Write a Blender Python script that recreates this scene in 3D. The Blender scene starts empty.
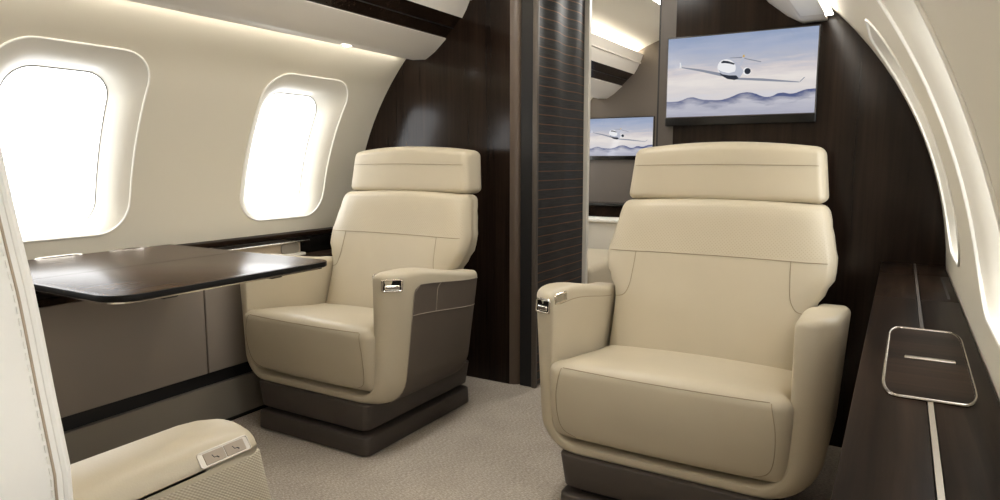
import bpy, bmesh, math, random
from mathutils import Vector, Matrix
from mathutils.bvhtree import BVHTree
random.seed(4)
sc = bpy.context.scene
col = sc.collection
PI = math.pi
ZC, RC = .606, 1.262          # fuselage lining: circle in X-Z, axis along Y
YB, YB2 = 2.57, 3.07          # partition, front and rear face
YF = 4.80                     # far bulkhead
YA = -1.19                    # aft end of the modelled cabin

# ------------------------------------------------------------------ materials
def mat(name, base=(.5,.5,.5), rough=.5, metal=0., coat=0., spec=.5, emit=None, es=0.):
    m = bpy.data.materials.new(name); m.use_nodes = True
    b = m.node_tree.nodes['Principled BSDF']
    b.inputs['Base Color'].default_value = (*base, 1)
    b.inputs['Roughness'].default_value = rough
    b.inputs['Metallic'].default_value = metal
    b.inputs['Coat Weight'].default_value = coat
    b.inputs['Coat Roughness'].default_value = .08
    b.inputs['Specular IOR Level'].default_value = spec
    if emit:
        b.inputs['Emission Color'].default_value = (*emit, 1)
        b.inputs['Emission Strength'].default_value = es
    return m
def N(m, t, **k):
    n = m.node_tree.nodes.new(t)
    for a, v in k.items(): setattr(n, a, v)
    return n
def L(m, a, b): m.node_tree.links.new(a, b)
def bsdf(m): return m.node_tree.nodes['Principled BSDF']
def ramp(m, fac, stops):
    r = N(m, 'ShaderNodeValToRGB')
    e = r.color_ramp.elements
    while len(e) < len(stops): e.new(.5)
    for i, (p, c) in enumerate(stops):
        e[i].position = p; e[i].color = (*c, 1)
    L(m, fac, r.inputs[0]); return r
def noise(m, vec, scale, detail=3., rough=.5, dist=0.):
    n = N(m, 'ShaderNodeTexNoise')
    n.inputs['Scale'].default_value = scale; n.inputs['Detail'].default_value = detail
    n.inputs['Roughness'].default_value = rough; n.inputs['Distortion'].default_value = dist
    if vec is not None: L(m, vec, n.inputs['Vector'])
    return n
def objco(m, scale=(1,1,1), rot=(0,0,0), loc=(0,0,0)):
    t = N(m, 'ShaderNodeTexCoord'); mp = N(m, 'ShaderNodeMapping')
    mp.inputs['Scale'].default_value = scale; mp.inputs['Rotation'].default_value = rot
    mp.inputs['Location'].default_value = loc
    L(m, t.outputs['Object'], mp.inputs['Vector']); return mp.outputs['Vector']
def bump(m, h, strength, dist=.002):
    b = N(m, 'ShaderNodeBump'); b.inputs['Strength'].default_value = strength
    b.inputs['Distance'].default_value = dist
    L(m, h, b.inputs['Height']); L(m, b.outputs['Normal'], bsdf(m).inputs['Normal']); return b

def leather(name, c, rough=.42, perf=False):
    m = mat(name, c, rough, spec=.4)
    v = objco(m)
    n1 = noise(m, v, 3.5, 4); n2 = noise(m, v, 420, 2)
    r = ramp(m, n1.outputs['Fac'], [(.3, tuple(x*.95 for x in c)), (.7, tuple(min(1, x*1.04) for x in c))])
    if perf:
        vo = N(m, 'ShaderNodeTexVoronoi'); vo.inputs['Scale'].default_value = 135; vo.inputs['Randomness'].default_value = 0
        L(m, objco(m, rot=(0, PI/4, 0), scale=(1, .01, 1)), vo.inputs['Vector'])
        rr = ramp(m, vo.outputs['Distance'], [(.16, (.72, .70, .66)), (.34, (1, 1, 1))])
        mx = N(m, 'ShaderNodeMix', data_type='RGBA', blend_type='MULTIPLY'); mx.inputs[0].default_value = 1
        L(m, r.outputs[0], mx.inputs[6]); L(m, rr.outputs[0], mx.inputs[7]); L(m, mx.outputs[2], bsdf(m).inputs['Base Color'])
    else:
        L(m, r.outputs[0], bsdf(m).inputs['Base Color'])
    bump(m, n2.outputs['Fac'], .12, .0015)
    return m
def wood(name, c1, c2, rough, grain='z', coat=.4):
    m = mat(name, c1, rough, coat=coat)
    s = {'z': (46, 46, 1.6), 'y': (52, 1.8, 52), 'x': (1.8, 52, 52)}[grain]
    v = objco(m, s)
    n1 = noise(m, v, 1.6, 5, .6, .4); n2 = noise(m, objco(m, tuple(q*.22 for q in s)), 1.2, 3)
    mx = N(m, 'ShaderNodeMath', operation='MULTIPLY'); L(m, n1.outputs['Fac'], mx.inputs[0]); L(m, n2.outputs['Fac'], mx.inputs[1])
    r = ramp(m, mx.outputs[0], [(.12, c1), (.42, c2)])
    L(m, r.outputs[0], bsdf(m).inputs['Base Color'])
    return m

CREAM = (.49, .428, .316)
M = {}
M['leather'] = leather('cream_leather', CREAM)
M['leather_perf'] = leather('perforated_cream_leather', CREAM, perf=True)
M['white_leather'] = leather('white_leather', (.88, .86, .81), .5)
M['seam'] = mat('dark_seam', (.27, .215, .145), .7)  # stitched seam lines, darker than the leather
M['stitch'] = mat('pale_stitch', (.33, .275, .22), .6)
M['taupe_leather'] = leather('taupe_leather', (.055, .043, .035), .5)
M['fabric_panel'] = leather('taupe_fabric', (.10, .078, .060), .75)
M['lining'] = mat('sidewall_lining', (.68, .638, .535), .55)
n = noise(M['lining'], objco(M['lining']), 260, 2); bump(M['lining'], n.outputs['Fac'], .05, .001)
M['white'] = mat('valance_white', (.70, .66, .60), .45)
M['ceil'] = mat('ceiling_cream', (.78, .745, .66), .6)
M['reveal'] = mat('window_reveal', (.76, .73, .65), .4)
M['rim'] = mat('window_rim', (.86, .84, .78), .3)
M['seal'] = mat('window_seal', (.35, .35, .35), .5)
M['pane'] = mat('window_daylight', (.9, .9, .9), .3, emit=(.96, .98, 1.0), es=6.)
M['strip'] = mat('led_strip', (1, 1, 1), .5, emit=(1, .93, .80), es=45.)
M['strip2'] = mat('led_wash', (1, 1, 1), .5, emit=(1, .94, .85), es=19.)
M['diffuser'] = mat('added_light_diffuser', (1, 1, 1), .5, emit=(1, .968, .91), es=17.)  # glow of the added overhead fill lamps
M['spot'] = mat('downlight_lens', (1, 1, 1), .5, emit=(1, .97, .92), es=30.)
M['wood_wall'] = wood('dark_wood_vertical', (.008, .0048, .0034), (.024, .0142, .0095), .15, 'z', 0.)
bsdf(M['wood_wall']).inputs['Specular IOR Level'].default_value = .22
M['wood_top'] = wood('dark_wood_ledge', (.004, .0024, .0016), (.024, .0140, .0088), .42, 'y', 0.)
bsdf(M['wood_top']).inputs['Specular IOR Level'].default_value = .03
M['wood_cross'] = wood('dark_wood_lid', (.005, .003, .002), (.034, .0198, .0125), .40, 'x', 0.)
bsdf(M['wood_cross']).inputs['Specular IOR Level'].default_value = .03
M['wood_table'] = wood('table_wood', (.034, .019, .0115), (.070, .041, .025), .24, 'y', 0.)
bsdf(M['wood_table']).inputs['Specular IOR Level'].default_value = .045
M['gloss_black'] = mat('gloss_black', (.008, .007, .006), .18)
M['edge_black'] = mat('edge_black', (.006, .005, .004), .4, spec=.15)
M['black'] = mat('matt_black', (.006, .005, .005), .6)
M['chrome'] = mat('chrome', (.80, .77, .72), .16, 1.)
M['dull_chrome'] = mat('dull_chrome', (.40, .36, .31), .25, 1.)
M['brushed'] = mat('brushed_metal', (.52, .48, .42), .32, 1.)
M['taupe'] = mat('taupe_panel', (.25, .21, .175), .7)
n = noise(M['taupe'], objco(M['taupe']), 300, 2); bump(M['taupe'], n.outputs['Fac'], .1, .001)
M['taupe_low'] = mat('taupe_lower_panel', (.21, .185, .15), .42)
M['column'] = mat('brown_column', (.085, .058, .040), .4)
M['grey_trim'] = mat('grey_brown_trim', (.082, .066, .054), .45)
M['far_wall'] = mat('far_taupe_wall', (.115, .094, .076), .6)
M['trim_white'] = mat('pale_trim', (.72, .68, .60), .35)
M['button'] = mat('button_face', (.33, .27, .205), .4)
M['tan'] = mat('tan_mechanism', (.42, .34, .25), .4)

# carpet
m = M['carpet'] = mat('carpet', (.4, .33, .26), .95, spec=.1)
v = objco(m)
n1 = noise(m, objco(m, (1, 3.2, 1)), 95, 3, .75); n2 = noise(m, v, 6, 3)
mx = N(m, 'ShaderNodeMath', operation='MULTIPLY_ADD'); L(m, n1.outputs['Fac'], mx.inputs[0]); mx.inputs[1].default_value = .8
ms = N(m, 'ShaderNodeMath', operation='MULTIPLY'); L(m, n2.outputs['Fac'], ms.inputs[0]); ms.inputs[1].default_value = .10
L(m, ms.outputs[0], mx.inputs[2])
r = ramp(m, mx.outputs[0], [(.38, (.31, .268, .222)), (.62, (.66, .59, .505))])
L(m, r.outputs[0], bsdf(m).inputs['Base Color']); bump(m, n1.outputs['Fac'], .5, .004)

# pinstriped curtain cloth: orange lines across, fine grey weave
m = M['curtain'] = mat('pinstripe_cloth', (.02, .02, .022), .5, spec=.25)
t = N(m, 'ShaderNodeTexCoord'); sp = N(m, 'ShaderNodeSeparateXYZ'); L(m, t.outputs['Object'], sp.inputs[0])
def mth(m, op, a, b=None, c=None):
    k = N(m, 'ShaderNodeMath', operation=op)
    for i, x in enumerate((a, b, c)):
        if x is None: continue
        if isinstance(x, (int, float)): k.inputs[i].default_value = x
        else: L(m, x, k.inputs[i])
    return k.outputs[0]
fr = mth(m, 'FRACT', mth(m, 'MULTIPLY_ADD', sp.outputs['Z'], 1/.0403, -1/.0403+.05))
line = mth(m, 'LESS_THAN', fr, .105)
wv = noise(m, objco(m, (3, 14, 420)), 1.0, 2)
rb = ramp(m, wv.outputs['Fac'], [(.35, (.006, .006, .007)), (.68, (.026, .025, .026))])
mxx = N(m, 'ShaderNodeMix', data_type='RGBA'); L(m, line, mxx.inputs[0]); L(m, rb.outputs[0], mxx.inputs[6]); mxx.inputs[7].default_value = (.14, .062, .028, 1)
L(m, mxx.outputs[2], bsdf(m).inputs['Base Color'])
# corduroy side of the near seat
m = M['ribbed'] = mat('ribbed_cream', CREAM, .6)
t = N(m, 'ShaderNodeTexCoord'); sp = N(m, 'ShaderNodeSeparateXYZ'); L(m, t.outputs['Object'], sp.inputs[0])
q1 = mth(m, 'SINE', mth(m, 'MULTIPLY', mth(m, 'ADD', sp.outputs['Z'], mth(m, 'MULTIPLY', sp.outputs['Y'], .75)), 1500))
q2 = mth(m, 'SINE', mth(m, 'MULTIPLY', mth(m, 'SUBTRACT', sp.outputs['Z'], mth(m, 'MULTIPLY', sp.outputs['Y'], .9)), 900))
q = mth(m, 'MULTIPLY_ADD', mth(m, 'MULTIPLY_ADD', q2, .6, q1), .25, .5)
r = ramp(m, q, [(.2, tuple(x*.66 for x in CREAM)), (.75, tuple(x*1.05 for x in CREAM))])
L(m, r.outputs[0], bsdf(m).inputs['Base Color']); bump(m, q, .5, .002)

# television picture: sky, cloud sea, blue hills
m = M['screen'] = bpy.data.materials.new('screen_picture'); m.use_nodes = True
nt = m.node_tree; nt.nodes.remove(nt.nodes['Principled BSDF'])
em = N(m, 'ShaderNodeEmission'); gl = N(m, 'ShaderNodeBsdfGlossy'); gl.inputs['Roughness'].default_value = .08
ad = N(m, 'ShaderNodeMixShader'); ad.inputs[0].default_value = .035
L(m, em.outputs[0], ad.inputs[1]); L(m, gl.outputs[0], ad.inputs[2]); L(m, ad.outputs[0], nt.nodes['Material Output'].inputs[0])
uv = N(m, 'ShaderNodeUVMap'); sp = N(m, 'ShaderNodeSeparateXYZ'); L(m, uv.outputs[0], sp.inputs[0])
U, V = sp.outputs['X'], sp.outputs['Y']
mp = N(m, 'ShaderNodeMapping'); mp.inputs['Scale'].default_value = (2.2, 9, 1); L(m, uv.outputs[0], mp.inputs[0])
nz = noise(m, mp.outputs[0], 1.6, 6, .55, .3)
mp2 = N(m, 'ShaderNodeMapping'); mp2.inputs['Scale'].default_value = (5, 9, 1); L(m, uv.outputs[0], mp2.inputs[0])
nz2 = noise(m, mp2.outputs[0], 1.7, 7, .6, .5)
vv = mth(m, 'ADD', V, mth(m, 'MULTIPLY_ADD', nz.outputs['Fac'], .34, -.17))
sky = ramp(m, vv, [(0., (.50, .50, .58)), (.17, (.66, .65, .70)), (.30, (.70, .66, .66)), (.44, (.80, .75, .72)), (.56, (.66, .61, .62)), (.68, (.46, .48, .57)), (.85, (.38, .43, .57)), (1., (.29, .36, .52))])
fc = N(m, 'ShaderNodeFloatCurve'); cv = fc.mapping.curves[0]
pts = [(0, .20), (.09, .205), (.18, .245), (.27, .21), (.42, .205), (.48, .245), (.55, .275), (.62, .255), (.70, .205), (.78, .25), (.86, .235), (.93, .27), (1, .28)]
cv.points[0].location = pts[0]; cv.points[1].location = pts[-1]
for p in pts[1:-1]: cv.points.new(*p)
fc.mapping.update(); L(m, U, fc.inputs['Value'])
hgt = mth(m, 'ADD', fc.outputs[0], mth(m, 'MULTIPLY_ADD', nz2.outputs['Fac'], .03, -.015))
d = mth(m, 'SUBTRACT', hgt, V)
top = mth(m, 'GREATER_THAN', d, 0.)
fade = N(m, 'ShaderNodeMapRange'); L(m, mth(m, 'ADD', d, mth(m, 'MULTIPLY_ADD', nz2.outputs['Fac'], .16, -.08)), fade.inputs[0])
fade.inputs[1].default_value = .0; fade.inputs[2].default_value = .11; fade.inputs[3].default_value = 1.; fade.inputs[4].default_value = .2
mk = mth(m, 'MULTIPLY', mth(m, 'MULTIPLY', top, fade.outputs[0]), mth(m, 'MULTIPLY_ADD', U, .25, .85))
mxs = N(m, 'ShaderNodeMix', data_type='RGBA'); L(m, mk, mxs.inputs[0]); L(m, sky.outputs[0], mxs.inputs[6]); mxs.inputs[7].default_value = (.075, .10, .23, 1)
L(m, mxs.outputs[2], em.inputs[0]); em.inputs[1].default_value = 1.2
def emi(name, c):
    m = bpy.data.materials.new(name); m.use_nodes = True; nt = m.node_tree
    nt.nodes.remove(nt.nodes['Principled BSDF']); e = N(m, 'ShaderNodeEmission'); e.inputs[0].default_value = (*c, 1); e.inputs[1].default_value = 1.15
    L(m, e.outputs[0], nt.nodes['Material Output'].inputs[0]); return m
M['jet_white'] = emi('picture_white', (.86, .86, .88)); M['jet_grey'] = emi('picture_grey', (.26, .28, .34))
M['jet_dark'] = emi('picture_dark', (.03, .035, .05)); M['jet_gold'] = emi('picture_gold', (.62, .42, .12)); M['jet_mid'] = emi('picture_mid', (.50, .52, .60))

# ------------------------------------------------------------------ object helpers
def props(o, label=None, cat=None, group=None, kind=None):
    if label: o['label'] = label
    if cat: o['category'] = cat
    if group: o['group'] = group
    if kind: o['kind'] = kind
    return o
def thing(name, loc, label, cat, group=None, rz=0):
    o = bpy.data.objects.new(name, None); col.objects.link(o); o.empty_display_size = .05
    o.location = loc; o.rotation_euler = (0, 0, rz); return props(o, label, cat, group)
def obj(name, bm, mats, parent=None, smooth=True, auto=None, fix=True):
    if fix: bmesh.ops.recalc_face_normals(bm, faces=bm.faces[:])
    me = bpy.data.meshes.new(name); bm.to_mesh(me); bm.free()
    if not isinstance(mats, (list, tuple)): mats = [mats]
    for x in mats: me.materials.append(x)
    if smooth:
        me.polygons.foreach_set('use_smooth', [True]*len(me.polygons))
        me.set_sharp_from_angle(angle=math.radians(auto if auto else 42))
    o = bpy.data.objects.new(name, me); col.objects.link(o)
    if parent: o.parent = parent
    return o
def box(bm, x0, x1, y0, y1, z0, z1, mi=0):
    v = [bm.verts.new(p) for p in ((x0,y0,z0),(x1,y0,z0),(x1,y1,z0),(x0,y1,z0),(x0,y0,z1),(x1,y0,z1),(x1,y1,z1),(x0,y1,z1))]
    for f in ((0,3,2,1),(4,5,6,7),(0,1,5,4),(1,2,6,5),(2,3,7,6),(3,0,4,7)):
        bm.faces.new([v[i] for i in f]).material_index = mi
def axis_samples(h, r, nc, nf):
    out = [-h + r*(1-math.cos(i/nc*PI/2)) for i in range(nc)]
    out += [(-h+r) + (2*h-2*r)*i/nf for i in range(nf+1)]
    out += [h - r*(1-math.cos((nc-1-i)/nc*PI/2)) for i in range(nc)]
    return out
def rbox(bm, c, h, r, nf=(8,4,6), nc=5, deform=None, mi=0):
    """rounded box, centre c, half sizes h, edge radii r (x, y, z)"""
    S = [axis_samples(h[k], r[k], nc, nf[k]) for k in range(3)]
    cache = {}
    def vert(p):
        q = []; dd = []
        for k in range(3):
            a = h[k]-r[k]; cl = max(-a, min(a, p[k])); q.append(cl); dd.append((p[k]-cl)/r[k])
        ln = math.sqrt(sum(x*x for x in dd))
        pp = [q[k] + (r[k]*dd[k]/ln if ln > 1e-9 else 0) for k in range(3)]
        key = tuple(round(x, 6) for x in pp)
        if key not in cache:
            w = Vector((pp[0], pp[1], pp[2]))
            if deform: w = Vector(deform(w))
            cache[key] = bm.verts.new(w + Vector(c))
        return cache[key]
    for k in range(3):
        a, b = [(1, 2), (2, 0), (0, 1)][k]
        for sg in (-1, 1):
            for i in range(len(S[a])-1):
                for j in range(len(S[b])-1):
                    quad = []
                    for (ii, jj) in ((i, j), (i+1, j), (i+1, j+1), (i, j+1)):
                        p = [0, 0, 0]; p[k] = sg*h[k]; p[a] = S[a][ii]; p[b] = S[b][jj]
                        vv = vert(p)
                        if vv not in quad: quad.append(vv)
                    if len(quad) > 2:
                        try: bm.faces.new(quad if sg > 0 else quad[::-1]).material_index = mi
                        except ValueError: pass
def tube(bm, pts, r, n=6, closed=False, mi=0, up=None):
    pts = [Vector(p) for p in pts]; K = len(pts); rings = []
    prev = None
    for i, p in enumerate(pts):
        if closed: t = pts[(i+1) % K] - pts[i-1]
        else: t = pts[min(i+1, K-1)] - pts[max(i-1, 0)]
        t.normalize()
        if prev is None:
            u = t.cross(Vector((0, 0, 1)) if abs(t.z) < .9 else Vector((1, 0, 0)))
        else: u = prev - t*prev.dot(t)
        u.normalize(); prev = u; w = t.cross(u)
        rings.append([bm.verts.new(p + u*(r*math.cos(a)) + w*(r*math.sin(a))) for a in [2*PI*k/n for k in range(n)]])
    for i in range(K if closed else K-1):
        A, B = rings[i], rings[(i+1) % K]
        if closed and i == K-1:      # match twist
            best = min(range(n), key=lambda s: (A[0].co-B[s].co).length); B = B[best:]+B[:best]
        for k in range(n):
            try: bm.faces.new((A[k], A[(k+1) % n], B[(k+1) % n], B[k])).material_index = mi
            except ValueError: pass
    if not closed:
        for R_ in (rings[0][::-1], rings[-1]):
            bm.faces.new(R_).material_index = mi
def rrect(hw, hh, r, n=8):
    out = []
    for (cx, cy, a0) in ((hw-r, hh-r, 0), (-hw+r, hh-r, PI/2), (-hw+r, -hh+r, PI), (hw-r, -hh+r, 1.5*PI)):
        for i in range(n+1):
            a = a0 + PI/2*i/n; out.append((cx + r*math.cos(a), cy + r*math.sin(a)))
    return out
def densify(pts, step, closed=True):
    out = []; K = len(pts)
    for i in range(K if closed else K-1):
        a, b = Vector(pts[i]), Vector(pts[(i+1) % K]); n = max(1, int((b-a).length/step))
        out += [a.lerp(b, j/n) for j in range(n)]
    if not closed: out.append(Vector(pts[-1]))
    return out
def smoothline(pts, n=8):
    """Catmull-Rom through 2-D/3-D points"""
    P = [Vector(p) for p in pts]; out = []
    for i in range(len(P)-1):
        p0 = P[max(i-1, 0)]; p1 = P[i]; p2 = P[i+1]; p3 = P[min(i+2, len(P)-1)]
        for j in range(n):
            t = j/n
            out.append(.5*((2*p1) + (p2-p0)*t + (2*p0-5*p1+4*p2-p3)*t*t + (3*p1-p0-3*p2+p3)*t**3))
    out.append(P[-1]); return out
def bridge(bm, A, B, mi=0, closed=True):
    K = len(A); out = []
    for i in range(K if closed else K-1):
        f = (A[i], A[(i+1) % K], B[(i+1) % K], B[i])
        try: fc = bm.faces.new(f); fc.material_index = mi; out.append(fc)
        except ValueError: pass
    return out
def prism(bm, pts, y0, y1, mi=0, axis='y'):
    """polygon (x,z) extruded along y"""
    A = [bm.verts.new((p[0], y0, p[1])) for p in pts]; B = [bm.verts.new((p[0], y1, p[1])) for p in pts]
    bridge(bm, A, B, mi)
    bm.faces.new(A).material_index = mi; bm.faces.new(B[::-1]).material_index = mi
def arc_x(z, R=RC): return math.sqrt(max(0, R*R-(z-ZC)**2))

# ------------------------------------------------------------------ fuselage lining with windows
WIN_HW, WIN_P0, WIN_P1 = .2360, math.asin((.750-ZC)/RC), math.asin((1.352-ZC)/RC)
def cyl(side, y, s, dr=0.):                        # s = arc length above the axis height
    p = s/RC; return Vector((side*(RC+dr)*math.cos(p), y, ZC+(RC+dr)*math.sin(p)))
SC_, SH = (WIN_P0+WIN_P1)/2*RC, (WIN_P1-WIN_P0)/2*RC
def rrect_d(hw, hh, r, n=8, m=12):
    P = rrect(hw, hh, r, n); out = []
    for i, p in enumerate(P):
        out.append(p)
        if i % (n+1) == n:
            q = P[(i+1) % len(P)]
            out += [(p[0]+(q[0]-p[0])*j/m, p[1]+(q[1]-p[1])*j/m) for j in range(1, m)]
    return out
def hole_loop(k=0., n=10):
    """k=0 outer rim, k=1 pane edge -> list of (y, s) about the window centre"""
    hw = WIN_HW - .078*k; hh = SH - .0725*k; cs = -.0525*k
    pts = rrect_d(hw, hh, .115 - .03*k, n)
    return [(a, b + cs) for a, b in pts]
wn = [0]
def window_bay(bm, side, y0, y1, yc, s0, s1):
    base = rrect_d(WIN_HW, SH, .115, 10)
    outer = []
    for a, b in base:
        kx = ((y1-yc)/a if a > 0 else (y0-yc)/a) if abs(a) > 1e-6 else 1e9
        kz = ((s1-SC_)/b if b > 0 else (s0-SC_)/b) if abs(b) > 1e-6 else 1e9
        k = min(kx, kz); outer.append([a*k, b*k])
    for cx, cy in ((y0-yc, s0-SC_), (y1-yc, s0-SC_), (y1-yc, s1-SC_), (y0-yc, s1-SC_)):
        i = min(range(len(outer)), key=lambda i: (outer[i][0]-cx)**2+(outer[i][1]-cy)**2); outer[i] = [cx, cy]
    rings = []
    for t in (0, .05, .15, .3, .45, .6, .8, 1.):
        rings.append([bm.verts.new(cyl(side, yc + a + (oa-a)*t, SC_ + b + (ob-b)*t)) for (a, b), (oa, ob) in zip(base, outer)])
    for A, B in zip(rings, rings[1:]): bridge(bm, A, B)
def make_window(side, yc):
    wn[0] += 1
    w = bpy.data.objects.new('window_%d' % wn[0], None); col.objects.link(w); props(w, kind='structure')
    D = .080
    bm = bmesh.new(); rings = []
    for k, d in ((0, 0), (.10, .0035), (.28, .009), (.48, .019), (.66, .034), (.82, .054), (.93, .070), (1., .080)):
        rings.append([bm.verts.new(cyl(side, yc+a, SC_+b, d)) for a, b in hole_loop(k)])
    for A, B in zip(rings, rings[1:]): bridge(bm, A, B)
    obj('window_reveal', bm, M['reveal'], w)
    bm = bmesh.new(); tube(bm, [cyl(side, yc+a, SC_+b, -.001) for a, b in hole_loop(0)], .0036, 8, True)
    obj('window_rim', bm, M['rim'], w)
    bm = bmesh.new(); tube(bm, [cyl(side, yc+a, SC_+b, D-.002) for a, b in hole_loop(1)], .0018, 6, True)
    obj('window_seal', bm, M['seal'], w)
    bm = bmesh.new(); base = hole_loop(1.); prev = None
    cs = -.0525
    for t in (1., .8, .6, .4, .2, .05):
        rg = [bm.verts.new(cyl(side, yc+a*t, SC_+cs+(b-cs)*t, D)) for a, b in base]
        if prev: bridge(bm, prev, rg)
        prev = rg
    bm.faces.new(prev)
    obj('window_pane', bm, M['pane'], w)
    return w
S_LO, S_HI = math.asin((.50-ZC)/RC)*RC, .98*RC
def plain_bay(bm, side, y0, y1, s0, s1, n=24):
    A = [bm.verts.new(cyl(side, y0, s0+(s1-s0)*i/n)) for i in range(n+1)]
    B = [bm.verts.new(cyl(side, y1, s0+(s1-s0)*i/n)) for i in range(n+1)]
    bridge(bm, A, B, closed=False)
CENT = (2.10, 1.16, .22, -.72)
for side, nm in ((-1, 'wall_left'), (1, 'wall_right')):
    bm = bmesh.new()
    for c in CENT:
        window_bay(bm, side, c-.47, c+.47, c, S_LO, S_HI)
    window_bay(bm, side, 3.07, 4.01, 3.54, S_LO, S_HI)
    window_bay(bm, side, 4.01, YF, 4.42, S_LO, S_HI)
    plain_bay(bm, side, YB, YB2, S_LO, S_HI)
    plain_bay(bm, side, YA, YF, -.58*RC, S_LO)          # behind the side ledges, down to the floor
    o = obj(nm, bm, M['lining'], fix=False); props(o, kind='structure')
for side in (-1, 1):
    for c in CENT + (3.54, 4.42): make_window(side, c)

bm = bmesh.new()                                          # ceiling dome
R2, Z2 = 1.30, .62
for (a, b) in ((YA, YF),):
    A = []; B = []
    for i in range(41):
        x = -1.0 + 2.0*i/40; z = Z2 + math.sqrt(R2*R2-x*x)
        A.append(bm.verts.new((x, a, z))); B.append(bm.verts.new((x, b, z)))
    bridge(bm, A, B, closed=False)
props(obj('ceiling', bm, M['ceil'], fix=False), kind='structure')
for yc, lab in ((1.74, 'added flat fill light over the aisle nearest the partition'), (3.95, 'added flat fill light in the cabin beyond the passage')):  # unseen lamps, added to brighten both cabins from above
    t_ = thing('added_ceiling_light', (0, yc, 1.90), lab, 'added light', 'added lights')
    b_ = bmesh.new(); rbox(b_, (0, 0, .004), (.15, .56, .010), (.012, .012, .006), (1, 2, 1), 3); obj('frame', b_, M['white'], t_)
    b_ = bmesh.new(); rbox(b_, (0, 0, -.005), (.135, .545, .004), (.008, .008, .003), (1, 2, 1), 2); obj('diffuser', b_, M['diffuser'], t_)
bm = bmesh.new(); box(bm, -1.15, 1.15, YA, YF, -.04, 0)
props(obj('floor', bm, M['carpet'], smooth=False), kind='structure')

# ------------------------------------------------------------------ partitions
def disc_poly(x0, x1, z0, z1, n=90):
    """region of the fuselage disc between x0..x1 (x1 inner) as polygon (x,z)"""
    pts = []
    sgn = -1 if x0 < x1 else 1
    zt = min(z1, ZC + math.sqrt(1.30**2 - x1*x1))
    pts.append((x1, z0)); pts.append((x1, Z2 + math.sqrt(R2*R2-x1*x1)))
    a1 = math.acos(abs(x1)/R2)
    aw = -.46
    for i in range(1, n+1):
        a = a1 + (aw-a1)*i/n if x1*sgn > 0 else (PI-a1) + (aw-(PI-a1))*i/n
        R_ = R2 if a > .9 else RC + .004; zz = Z2 if a > .9 else ZC
        pts.append((sgn*R_*math.cos(a), max(z0, zz + R_*math.sin(a))))
    pts.append((pts[-1][0], z0))
    return pts
bm = bmesh.new(); prism(bm, disc_poly(-2, -.352, 0, 9), YB, YB2)
props(obj('wall_front_left', bm, M['wood_wall'], smooth=False), kind='structure')
bm = bmesh.new(); prism(bm, disc_poly(2, .361, 0, 9), YB, YB2)
props(obj('wall_front_right', bm, M['wood_wall'], smooth=False), kind='structure')
# header above the passage
bm = bmesh.new(); pts = [(-.352, 1.86), (.361, 1.86)] + [(.361-.713*i/12, Z2+math.sqrt(R2*R2-(.361-.713*i/12)**2)+.002) for i in range(13)]
prism(bm, pts, YB, YB2); props(obj('wall_front_header', bm, M['wood_wall'], smooth=False), kind='structure')
# rounded brown corner column, black reveal, grey edge
bm = bmesh.new()
pl = [(-.352, YB2)] + [(-.352, YB)] + [(-.352+.048*math.sin(a), YB+.002+.048*(1-math.cos(a))) for a in [PI/2*i/10 for i in range(1, 11)]] + [(-.304, YB2)]
A = [bm.verts.new((x, y, 0)) for x, y in pl]; B = [bm.verts.new((x, y, 1.86)) for x, y in pl]
bridge(bm, A, B); bm.faces.new(A); bm.faces.new(B[::-1])
props(obj('trim_1', bm, M['column']), kind='structure')
bm = bmesh.new(); box(bm, -.304, -.242, YB+.012, YB2, 0, 1.86)
props(obj('trim_2', bm, M['black'], smooth=False), kind='structure')
bm = bmesh.new(); rbox(bm, (-.2315, YB+.010, .93), (.0115, .009, .93), (.004, .004, .004), (2, 2, 2), 3)
props(obj('trim_3', bm, M['grey_trim']), kind='structure')
bm = bmesh.new(); box(bm, -.262, -.205, YB2+.002, YB2+.030, 0, 1.86)
props(obj('trim_4', bm, M['trim_white'], smooth=False), kind='structure')
bm = bmesh.new(); box(bm, .303, .361, YB, YB2, 0, 1.86)
props(obj('trim_5', bm, M['grey_trim'], smooth=False), kind='structure')
bm = bmesh.new(); box(bm, .296, .303, YB+.002, YB2, 0, 1.86)
props(obj('trim_6', bm, M['black'], smooth=False), kind='structure')
# curtain along the passage side: soft folds that deepen toward the top
bm = bmesh.new(); ny, nz_ = 60, 40; grid = []
for j in range(nz_+1):
    z = .012 + 1.835*j/nz_; row = []
    for i in range(ny+1):
        t = i/ny; y = YB+.022 + (YB2-YB-.022)*t
        amp = .0015 + .0075*max(0, (z-.7)/1.1)
        row.append((-.222 + amp*math.cos(2*PI*(2.1*t+.32)) , y, z))
    grid.append(row)
F_ = [[bm.verts.new(p) for p in r_] for r_ in grid]; G_ = [[bm.verts.new((p[0]-.010, p[1], p[2])) for p in r_] for r_ in grid]
for j in range(nz_):
    for i in range(ny):
        bm.faces.new((F_[j][i], F_[j][i+1], F_[j+1][i+1], F_[j+1][i])); bm.faces.new((G_[j][i], G_[j+1][i], G_[j+1][i+1], G_[j][i+1]))
loopF = [F_[0][i] for i in range(ny+1)] + [F_[j][ny] for j in range(1, nz_+1)] + [F_[nz_][i] for i in range(ny-1, -1, -1)] + [F_[j][0] for j in range(nz_-1, 0, -1)]
loopG = [G_[0][i] for i in range(ny+1)] + [G_[j][ny] for j in range(1, nz_+1)] + [G_[nz_][i] for i in range(ny-1, -1, -1)] + [G_[j][0] for j in range(nz_-1, 0, -1)]
bridge(bm, loopF, loopG)
props(obj('curtain', bm, M['curtain']), 'dark grey curtain with thin orange pinstripes hung along the passage opening', 'curtain')
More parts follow.
